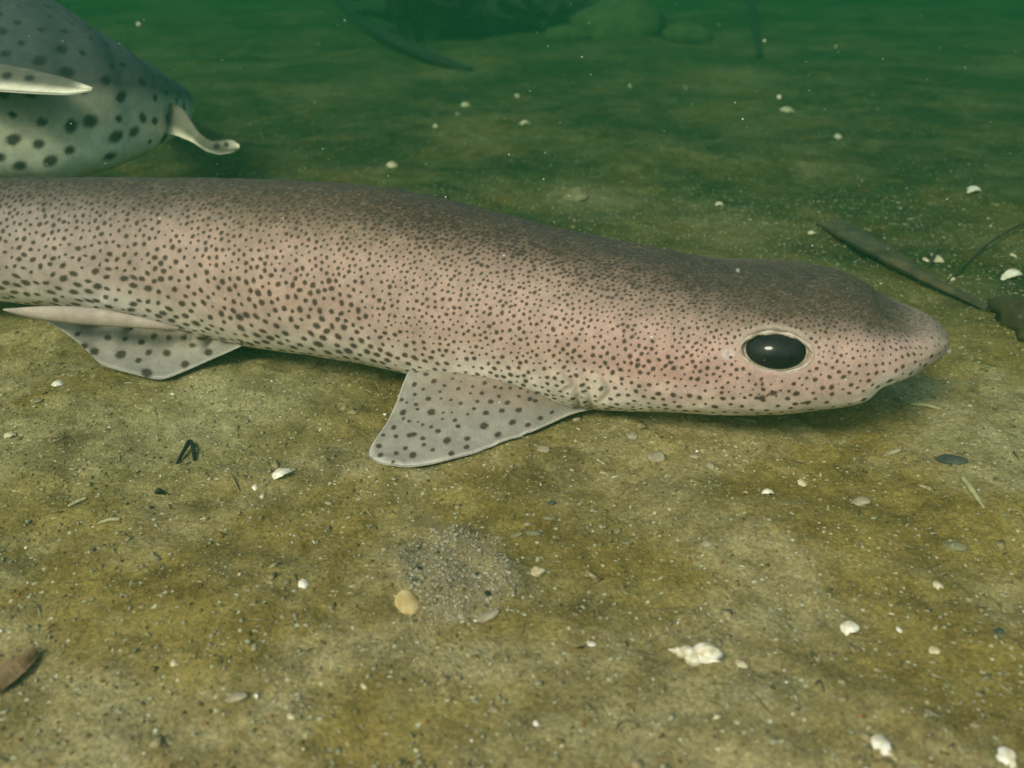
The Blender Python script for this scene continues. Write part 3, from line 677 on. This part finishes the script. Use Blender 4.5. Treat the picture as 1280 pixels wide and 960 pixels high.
def whelk(name, px, py, lpx, rot, mat):
    """coiled shell: a tube of growing radius wound round a cone, with spiral cords and ribs"""
    p_ = G(px, py); L = lpx * unit(px, py); turns = 5.2; n, m = 260, 22; t = np.linspace(0, 1, n); gsz = np.exp(3.3 * (t - 1))
    ang = t * turns * 2 * math.pi; rt = .215 * L * gsz; rc = .085 * L * gsz; ax = L * (.78 * gsz) ; f = np.arange(m) / m * 2 * math.pi
    c_ = np.stack([ax, rc * np.cos(ang), rc * np.sin(ang)], -1); rad = np.stack([0 * ang, np.cos(ang), np.sin(ang)], -1); X_ = np.array([1.0, 0, 0])
    rib = 1 + .035 * np.cos(ang * 9)[:, None] + .018 * np.cos(f * 9)[None]
    V = c_[:, None] + rad[:, None] * (rt[:, None] * rib * np.cos(f))[..., None] + X_ * (rt[:, None] * 1.25 * rib * np.sin(f))[..., None]
    V = V - [L * .5, 0, 0]
    F = grid_faces(n, m, True).tolist() + [list(range(m))[::-1], list(range((n - 1) * m, n * m))]
    o = mesh(name, V.reshape(-1, 3), F, MATS[mat]); o.location = p_ + np.array([0, 0, .14 * L]); o.rotation_euler = (.4, .10, rot); return o
def sweep(name, pts, mat, parent=None, nr=8, taper=.5, seed=0, knob=.12, n=40):
    """stick or stem through 3D points (x, y, z, radius)"""
    pts = np.array(pts, float); t = np.linspace(0, 1, n); L = np.linspace(0, 1, len(pts)); Q = np.stack([gsmooth(np.interp(t, L, pts[:, k]), 2) for k in range(4)], -1)
    c_ = Q[:, :3]; T = np.gradient(c_, axis=0); T /= np.linalg.norm(T, axis=1)[:, None] + 1e-12; ref = np.array([.13, .31, 1.0]); a = np.cross(T, ref); a /= np.linalg.norm(a, axis=1)[:, None]; b = np.cross(a, T)
    f = np.arange(nr) / nr * 2 * np.pi; r = Q[:, 3] * (1 + knob * 2 * vnoise(np.arange(n) * .45 + seed * 3.3, np.full(n, seed * 1.7)))
    V = c_[:, None] + a[:, None] * (r[:, None] * np.cos(f))[..., None] + b[:, None] * (r[:, None] * np.sin(f))[..., None]
    F = grid_faces(n, nr, True).tolist() + [list(range(nr))[::-1], list(range((n - 1) * nr, n * nr))]
    return mesh(name, V.reshape(-1, 3), [g_[::-1] for g_ in F], MATS[mat], parent)
def stick(name, pts, mat, seed=0):
    """pixel path (x, y, radius px, lift px) laid on the sand"""
    out = []
    for (x, y, r, l) in pts:
        k = unit(x, y); g = G(x, y); out.append([*g[:2], g[2] + (r * .8 + l) * k, r * k])
    return sweep(name, out, mat, seed=seed)
def leaf_ribbon(name, pts, mat, thick=.0012, wave=0.0):
    """flat blade along a pixel path (x, y, half width px, lift m)"""
    out = []
    for (x, y, r, l) in pts:
        k = unit(x, y); g = G(x, y); out.append([*g[:2], g[2] + l, r * k])
    out = np.array(out); t = np.linspace(0, 1, 60); L = np.linspace(0, 1, len(out)); Q = np.stack([gsmooth(np.interp(t, L, out[:, k]), 2.5) for k in range(4)], -1)
    T = np.gradient(Q[:, :3], axis=0); T /= np.linalg.norm(T, axis=1)[:, None]; sd = np.cross(T, [0, 0, 1.0]); sd /= np.linalg.norm(sd, axis=1)[:, None]
    q = np.linspace(-1, 1, 9); Gd = Q[:, None, :3] + sd[:, None] * (Q[:, 3, None] * (1 + .2 * vnoise(t * 14 + 3, t * 0 + 7)[:, None] + .15 * vnoise(t * 31, t * 0 + 2)[:, None]) * 1.5 * q)[..., None]; Gd[..., 2] += .0018 * (1 - q ** 2)[None] + wave * np.sin(t * 17)[:, None] * q[None]
    V, F, _ = plate(Gd, np.full(Gd.shape[:2], thick)); return mesh(name, V, F, MATS[mat])

# white and cream shells
SH = 'loose shells and shell chips'
W_ = whelk('whelk_shell', 866, 826, 66, math.pi - .22 + math.pi, 'white'); tag(W_, 'white ribbed whelk shell with pointed spire, biggest shell on the sand', 'shell', SH)
V1 = valve('bivalve_shell', 509, 757, 30, 36, .35, 'tan'); tag(V1, 'tan oval half shell lying beside the grey sand mound', 'shell', SH)
V2 = valve('bivalve_shell', 720, 247, 32, 22, 0, 'olive', 6); tag(V2, 'faint silt covered round shell on the sand above the shark\'s shoulder', 'shell', SH)
CH = [
 (1059,788,30,15,.1,'white','white shell chip on the sand to the right of the whelk shell'),
 (1104,934,34,24,.5,'white','broken white shell with open whorl at the bottom edge below the whelk shell'),
 (1257,952,30,18,-.9,'white','white shell chip cut off by the bottom right corner'),
 (1172,732,14,11,.3,'cream','small cream shell chip above the right hand white chip'),
 (1169,816,15,12,.8,'cream','small cream chip with reddish rim between two white shells at right'),
 (1125,788,9,8,.2,'white','tiny white chip just right of the flat white shell chip'),
 (927,831,15,12,1.2,'cream','small cream chip just right of the whelk shell'),
 (379,731,15,10,.1,'white','small bright white chip left of the tan half shell'),
 (348,598,32,10,.45,'white','thin curved white shell splinter below the pelvic fin'),
 (319,610,8,7,0,'white','tiny white crumb touching the left of the curved splinter'),
 (328,621,7,7,0,'cream','tiny cream crumb under the curved white splinter'),
 (740,805,10,10,1.5,'white','tiny white chip alone between tan half shell and whelk shell'),
 (957,617,18,7,-.3,'white','thin white shell splinter on the sand under the shark\'s cheek'),
 (1005,606,15,12,.4,'cream','small cream shell bit right of the thin splinter under the head'),
 (1220,241,28,9,.25,'white','bright white elongated shell chip in the hazy sand at upper right'),
 (1171,326,20,13,.7,'cream','bright cream shell chip above the dark grass blade'),
 (1158,326,11,8,.2,'cream','small cream chip touching the left of the brighter one above the blade'),
 (1266,348,38,9,.2,'white','long white shell sliver at the right edge above the blade'),
 (1189,350,13,6,.2,'cream','pale sliver beside the middle of the dark grass blade'),
 (1268,321,13,7,0,'cream','small yellow chip at the right edge above the long sliver'),
 (901,257,14,6,.1,'cream','pale chip on the green sand above the shark\'s head'),
 (490,208,16,10,.1,'cream','yellowish oval chip just above the shark\'s back'),
 (582,132,12,11,.1,'cream','yellowish round chip in the hazy upper middle, above the oval one'),
 (573,143,8,7,.1,'grey','dull grey crumb below the yellowish round chip'),
 (545,158,7,7,.1,'cream','tiny yellow crumb left below the yellowish round chip'),
 (656,156,18,8,.1,'cream','pale arched chip in the hazy middle'),
 (647,121,8,8,.1,'cream','tiny pale crumb above the pale arched chip'),
 (1049,172,10,10,.1,'cream','small bright crumb in the hazy sand above the head'),
 (985,140,22,10,.1,'cream','small pinkish arched chip in the hazy upper right'),
 (788,109,8,8,.1,'cream','tiny pale crumb in the hazy sand below the silted boulders'),
 (1014,292,13,7,.2,'cream','small arched white chip at the cut end of the grass blade'),
 (73,481,16,10,.3,'white','bright white chip below the pelvic fin at the left'),
 (13,545,16,10,.3,'cream','dull cream chip at the left edge below the pelvic fin'),
 (218,830,10,7,.4,'cream','tiny cream chip at lower left above the grey slug shaped pebble'),
 (364,897,9,11,.6,'cream','tiny orange rimmed chip at lower left right of the slug shaped pebble'),
 (455,858,7,9,.6,'cream','tiny cream chip below the grey mound'),
 (670,905,8,7,.2,'white','tiny white crumb near the bottom middle'),
 (1190,680,11,8,.2,'cream','tiny cream crumb on the flat grey stone at right'),
]
for k, (x, y, a, b, r, m_, lab) in enumerate(CH):
    tag(chip('shell_chip', x, y, a * .88, b * .88, r, m_, k, bend=.45 if b > .45 * a else .7), lab, 'shell chip', SH)
PE = [
 ('pebble',680,563,17,13,.2,'grey','rounded grey pebble just below the pectoral fin'),
 ('pebble',790,546,15,17,.1,'grey','smooth upright grey pebble under the gill slits'),
 ('pebble',821,574,23,19,.7,'grey','angular pale grey pebble below the shark\'s throat'),
 ('pebble',706,564,8,7,.2,'olive','tiny pebble right of the rounded grey pebble'),
 ('pebble',672,716,18,18,.9,'cream','pale squarish pebble at the right rim of the grey sand mound'),
 ('pebble',888,583,10,12,.4,'grey','small upright pebble right of the angular grey pebble'),
 ('pebble',868,571,14,6,-.5,'grey','small rod shaped pebble between two grey pebbles below the throat'),
 ('pebble',896,607,14,7,.2,'olive','small flat olive pebble right below the upright pebble'),
 ('pebble',883,681,13,11,.2,'grey','greenish grey pebble in the sand at middle right'),
 ('pebble',610,771,32,15,.5,'grey','grey elongated lump at the lower rim of the sand mound'),
 ('pebble',1190,577,38,17,-.1,'dark','dark smooth pebble on the sand to the right below the snout'),
 ('pebble',1076,628,24,15,-.1,'grey','small pale striped looking lump below the shark\'s mouth'),
 ('pebble',1193,684,32,18,-.2,'olive','flat grey green stone half buried at the right'),
 ('pebble',1115,566,22,10,.1,'grey','flat grey pebble below the mouth'),
 ('pebble',686,648,18,8,.1,'olive','small rod shaped lump above the pale squarish pebble'),
 ('pebble',668,667,22,8,.1,'olive','longer rod shaped lump right of the mound'),
 ('pebble',646,669,18,8,.4,'olive','short rod shaped lump touching the mound\'s right rim'),
 ('pebble',659,656,11,8,.4,'grey','tiny round lump above the longer rod shaped lump'),
 ('pebble',771,664,13,9,.4,'olive','small olive lump right of the mound on bare sand'),
 ('pebble',783,679,16,6,.1,'olive','slim olive lump below the small olive lump'),
 ('pebble',358,728,10,9,.4,'olive','small dull pebble left of the bright white chip'),
 ('pebble',296,873,30,13,.25,'grey','grey slug shaped pebble with dark shadow at lower left'),
 ('pebble',938,852,16,7,.8,'olive','slim olive lump right below the small cream chip'),
 ('pebble',1248,790,14,10,.2,'dark','small dark pebble at the right edge'),
 ('pebble',48,502,14,10,.2,'olive','dull pebble under the bright chip at the left'),
 ('pebble',690,629,10,8,.2,'dark','tiny dark pebble above the rod shaped lumps'),
 ('pebble',525,711,9,7,.2,'black','black crumb on the left of the grey mound'),
 ('pebble',597,718,7,6,.2,'black','black crumb in the middle of the grey mound'),
 ('pebble',610,742,8,10,.2,'black','black crumb at the right of the grey mound'),
]
for k, (nm, x, y, a, b, r, m_, lab) in enumerate(PE):
    tag(pebble(nm, x, y, a, b, r, m_, seed=k), lab, 'pebble', 'pebbles on the sand')
tag(stick('straw_stick', [(1203,600,3,0),(1214,614,3.4,0),(1222,626,2.8,0),(1230,636,1.5,0)], 'straw', 1), 'short yellow stick below the dark pebble at right', 'stick', 'bits of straw')
tag(stick('straw_stick', [(1137,506,2,0),(1158,509,2.5,1),(1176,513,1.8,0)], 'straw', 2), 'pale straw piece lying below the snout tip', 'stick', 'bits of straw')
tag(stick('straw_stick', [(86,634,2,0),(96,630,2.6,1),(108,624,2,0)], 'straw', 3), 'pale straw piece on the sand at the left', 'stick', 'bits of straw')
tag(stick('straw_stick', [(122,656,1.5,0),(136,652,2.6,1),(150,650,1.6,0)], 'straw', 4), 'paler straw piece right below the other one at left', 'stick', 'bits of straw')
tag(stick('straw_stick', [(917,524,2,0),(930,526,2.2,0),(946,529,1.8,0)], 'olive', 5), 'faint straw piece in the shade under the shark\'s jaw', 'stick', 'bits of straw')
tag(stick('brown_twig', [(287,594,1.4,0),(292,602,1.6,3),(299,614,1.2,0)], 'rust', 6), 'tiny reddish twig left of the curved white splinter', 'twig')
tag(stick('weed_bit', [(221,580,1.5,0),(230,569,2.5,3),(238,557,3,5),(242,562,2.5,5),(243,576,2,0)], 'black', 7), 'bent black weed scrap on the pale silt at left', 'weed')
tag(stick('weed_bit', [(194,618,2,0),(199,617,4,1),(206,618,2,0)], 'black', 8), 'tiny dark weed scrap below the bent black one', 'weed')
tag(leaf_ribbon('brown_leaf', [(-12,868,8,.0008),(8,850,12,.0014),(28,836,9,.0012),(46,820,2,.0005)], 'rust'), 'reddish brown leaf scrap cut off by the left edge', 'leaf')
# grass blade, stems, weed at right
tag(leaf_ribbon('grass_blade', [(1040,284,13,.002),(1068,305,13,.004),(1100,327,12,.005),(1140,350,8,.004),(1180,369,5.5,.003),(1212,381,4.5,.002),(1238,391,3,.0005)], 'blade', .0015), 'dark flat dead grass blade lying behind the snout', 'grass blade')
tag(stick('thin_stem', [(1300,272,1.2,3),(1262,294,1.5,7),(1232,314,1.6,8),(1200,342,1.5,6),(1180,356,1.2,0)], 'weed', 9), 'thin dark stem running in from the right edge', 'stem')
tag(stick('thin_stem', [(1161,336,1.8,0),(1168,322,2,6),(1176,312,1.2,12)], 'weed', 10), 'short dark stem beside the bright cream chip', 'stem')
def clump(name, px, py, wpx, hpx, mat, n=26, seed=0, blade=.12):
    """weed: many curved tapering fronds from one holdfast"""
    r = np.random.default_rng(seed + 900); base = G(px, py); k = unit(px, py); V = []; F = []; R = wpx * k / 2; Hh = hpx * k
    for q in range(n):
        az = r.random() * 6.283; le = .55 + .6 * r.random(); w0 = R * blade * (.6 + r.random()); m = 9; p0 = base + np.array([r.normal() * R * .25, r.normal() * R * .25, -.002]); b0 = len(V)
        tw = r.normal(0, .8); dv = np.array([math.cos(az), math.sin(az), 0]); sdv = np.array([-math.sin(az + tw), math.cos(az + tw), .3])
        for s in range(m):
            t = s / (m - 1); rr = R * le * (t ** 1.1); z = Hh * le * math.sin(min(1, t * 1.05) * math.pi * .72) * (.4 + .6 * (q % 3) / 2)
            p_ = p0 + dv * rr + np.array([0, 0, z]) + sdv * R * .12 * math.sin(t * 7 + q); ww = w0 * (math.sin(math.pi * (.12 + .86 * t)) + .05)
            V += [p_ - sdv * ww, p_ + sdv * ww * .1 + np.array([0, 0, ww * .35]), p_ + sdv * ww, p_ - np.array([0, 0, ww * .15])]
        for s in range(m - 1):
            for e in range(4): a = b0 + s * 4 + e; b = b0 + s * 4 + (e + 1) % 4; F.append([a, b, b + 4, a + 4])
        F += [[b0, b0 + 1, b0 + 2, b0 + 3], [b0 + (m - 1) * 4 + e for e in (3, 2, 1, 0)]]
    return mesh(name, np.array(V), F, MATS[mat])
tag(pebble('weedy_stone', 1322, 408, 150, 150, .3, 'rot', .36, 74, rough=.4, sink=.45), 'dark brown weedy stone cut off by the right edge at the end of the blade', 'stone')
tag(clump('weed_clump', 556, 44, 190, 80, 'black', 60, 2, blade=.2), 'tall dark weed clump at the top, left of the boulders', 'seaweed', 'dark weed clumps')
tag(clump('weed_clump', 668, 38, 120, 40, 'black', 40, 3, blade=.2), 'low dark weed clump at the top between tall weed and boulders', 'seaweed', 'dark weed clumps')
tag(stick('branch', [(396,-22,7,10),(428,16,8,8),(462,46,7,7),(505,70,8,5),(548,84,7,3),(588,91,4,0)], 'black', 11), 'dark curved branch slanting down to the tall weed clump', 'branch')
tag(stick('branch', [(930,-25,5,12),(936,8,5,8),(943,40,5,3),(949,72,4,0)], 'black', 12), 'thin dark upright stick at the top right of the boulders', 'branch')
MATS['algal'] = rock_mat('algal_stone', (.04,.055,.018), (.085,.10,.035), 60)
def boulder(px, py, w_, h_, seed, lab):
    o = pebble('boulder', px, py, w_, h_, .2, 'algal', .55, seed, rough=.16, sink=.42); return tag(o, lab, 'boulder', 'silted boulders')
boulder(770, 42, 120, 120, 41, 'large round silt covered boulder at the top, biggest of three')
boulder(858, 50, 62, 70, 42, 'smaller silted boulder touching the right of the large one')
boulder(708, 48, 60, 50, 43, 'low silted boulder at the left of the large one')

# ------------------------------------------------------------------ loose grains over the sand, specks drifting in the water
def grains(name, n, seed, xs, ys, smin, smax, mat, lift=.25, fn=None, slim=1.0):
    r = np.random.default_rng(seed); x = r.uniform(*xs, n); y = ys[0] + (ys[1] - ys[0]) * r.random(n) ** 1.5
    if fn is not None:
        keep = fn(x, y, r); x, y = x[keep], y[keep]; n = len(x)
    s = smin * (smax / smin) ** (r.random(n) ** 3.4); z = gh(x, y) + s * lift
    base = np.array([(1,0,-.5),(-.5,.87,-.5),(-.5,-.87,-.5),(.75,.45,.5),(-.85,.1,.45),(.2,-.9,.55)], float)
    f = np.array([(0,2,1),(3,4,5),(0,1,3),(1,4,3),(1,2,4),(2,5,4),(2,0,5),(0,3,5)])
    V = base[None] * (1 + .35 * r.normal(size=(n, 6, 1))) * s[:, None, None] * np.stack([slim * (1 + .5 * r.random(n)), .6 + .5 * r.random(n), .5 + .4 * r.random(n)], -1)[:, None]
    a = r.random(n) * 6.283; ca, sa = np.cos(a), np.sin(a); X = V[..., 0] * ca[:, None] - V[..., 1] * sa[:, None]; Yv = V[..., 0] * sa[:, None] + V[..., 1] * ca[:, None]
    V = np.stack([X + x[:, None], Yv + y[:, None], V[..., 2] + z[:, None]], -1)
    F = (f[None] + (np.arange(n) * 6)[:, None, None]).reshape(-1, 3)
    return mesh(name, V.reshape(-1, 3), F, mat, smooth_=False)
GM = Mat('grain', .7, .3); isl = GM.island(); rp = GM.t.nodes.new('ShaderNodeValToRGB'); GM.link(isl, rp.inputs[0]); rp.color_ramp.interpolation = 'CONSTANT'
el = rp.color_ramp.elements; el[0].color = (.19, .165, .085, 1); el[1].position = .25; el[1].color = (.26, .235, .14, 1)
for pos, cc in ((.5, (.14, .105, .03, 1)), (.68, (.33, .30, .20, 1)), (.84, (.085, .07, .032, 1)), (.875, (.24, .13, .04, 1)), (.968, (.55, .47, .31, 1)), (.988, (.8, .76, .66, 1))):
    e = el.new(pos); e.color = cc
GM.color(rp.outputs[0])
tag(grains('sand_grains', 90000, 5, (-.30, .30), (.13, .62), .00012, .00075, GM, fn=lambda x, y, r: abs(x) < .05 + .56 * y), 'loose pale and brown grains strewn over the sand', 'sand', kind='stuff')
GMM = Mat('grit', .7, .3); GMM.color(GMM.mix(GMM.rng(GMM.island(), 0, 1, smooth=False), (.15, .12, .075), (.50, .42, .31)))
tag(grains('fibre_litter', 1500, 9, (-.30, .30), (.14, .60), .00014, .00050, GM, lift=.5, fn=lambda x, y, r: abs(x) < .05 + .56 * y, slim=6.0), 'short fibres and slivers littering the sand', 'litter', kind='stuff')
CRM = Mat('silt_crumb', .9, .1); CRM.color(CRM.mix(1.0, CRM.mix(CRM.island(), (.18, .135, .055), (.36, .285, .17)), CRM.mix(CRM.rng(CRM.noise(900, 3), .3, .7), (.7, .7, .7), (1.25, 1.25, 1.25)), 'MULTIPLY'))
tag(grains('silt_crumbs', 2600, 15, (-.30, .30), (.14, .60), .0004, .0021, CRM, lift=.05, fn=lambda x, y, r: (abs(x) < .05 + .56 * y) & (fbm(x, y, 22, 2) > -.12)), 'small silted crumbs and lumps half sunk in the sand', 'crumbs', kind='stuff')
mg = lambda x, y, r: r.random(len(x)) < mound_mask(x, y)
tag(grains('mound_grit', 9000, 6, (MOUND[0] - .026, MOUND[0] + .026), (MOUND[1] - .026, MOUND[1] + .026), .00016, .00055, GMM, fn=mg), 'coarse grey grit heaped on the round sand mound', 'grit', kind='stuff')
def specks():
    r = np.random.default_rng(12); n = 800; V = []; F = []
    base = np.array([(1,0,0),(-1,0,0),(0,1,0),(0,-1,0),(0,0,1),(0,0,-1)], float); f = [(0,2,4),(2,1,4),(1,3,4),(3,0,4),(2,0,5),(1,2,5),(3,1,5),(0,3,5)]
    for k in range(n):
        y = .16 + .75 * r.random(); x = r.uniform(-.58, .58) * (y + .05); z = .004 + .17 * r.random(); s = .00010 + .00034 * r.random() ** 4
        b0 = len(V); V += [np.array([x, y, z]) + b * s * (.7 + .6 * r.random()) for b in base]; F += [[q + b0 for q in t] for t in f]
    m = Mat('drifting_speck', .5, .4); m.color((.75, .75, .62)); return mesh('drifting_specks', np.array(V), F, m)
tag(specks(), 'tiny pale specks drifting in the green water', 'particles', kind='stuff')

# ------------------------------------------------------------------ green water as haze round everything
hz = bpy.data.materials.new('water_haze'); hz.use_nodes = True; tn = hz.node_tree; tn.nodes.clear()
out = tn.nodes.new('ShaderNodeOutputMaterial'); pv = tn.nodes.new('ShaderNodeVolumePrincipled')
pv.inputs['Color'].default_value = (*WATER_SCATTER, 1); pv.inputs['Absorption Color'].default_value = (*WATER_ABSORB, 1)
pv.inputs['Density'].default_value = WATER_DENSITY; pv.inputs['Anisotropy'].default_value = 0.0
tn.links.new(pv.outputs[0], out.inputs['Volume'])
x0, x1, y0, y1, z0, z1 = -17, 17, -9, 19, -1.05, .20
Vh = [(x, y, z) for z in (z0, z1) for y in (y0, y1) for x in (x0, x1)]
haze = mesh('haze', np.array(Vh), [[0, 2, 3, 1], [4, 5, 7, 6], [0, 1, 5, 4], [1, 3, 7, 5], [3, 2, 6, 7], [2, 0, 4, 6]], hz, smooth_=False)
tag(haze, 'murky green sea water', None, kind='stuff')
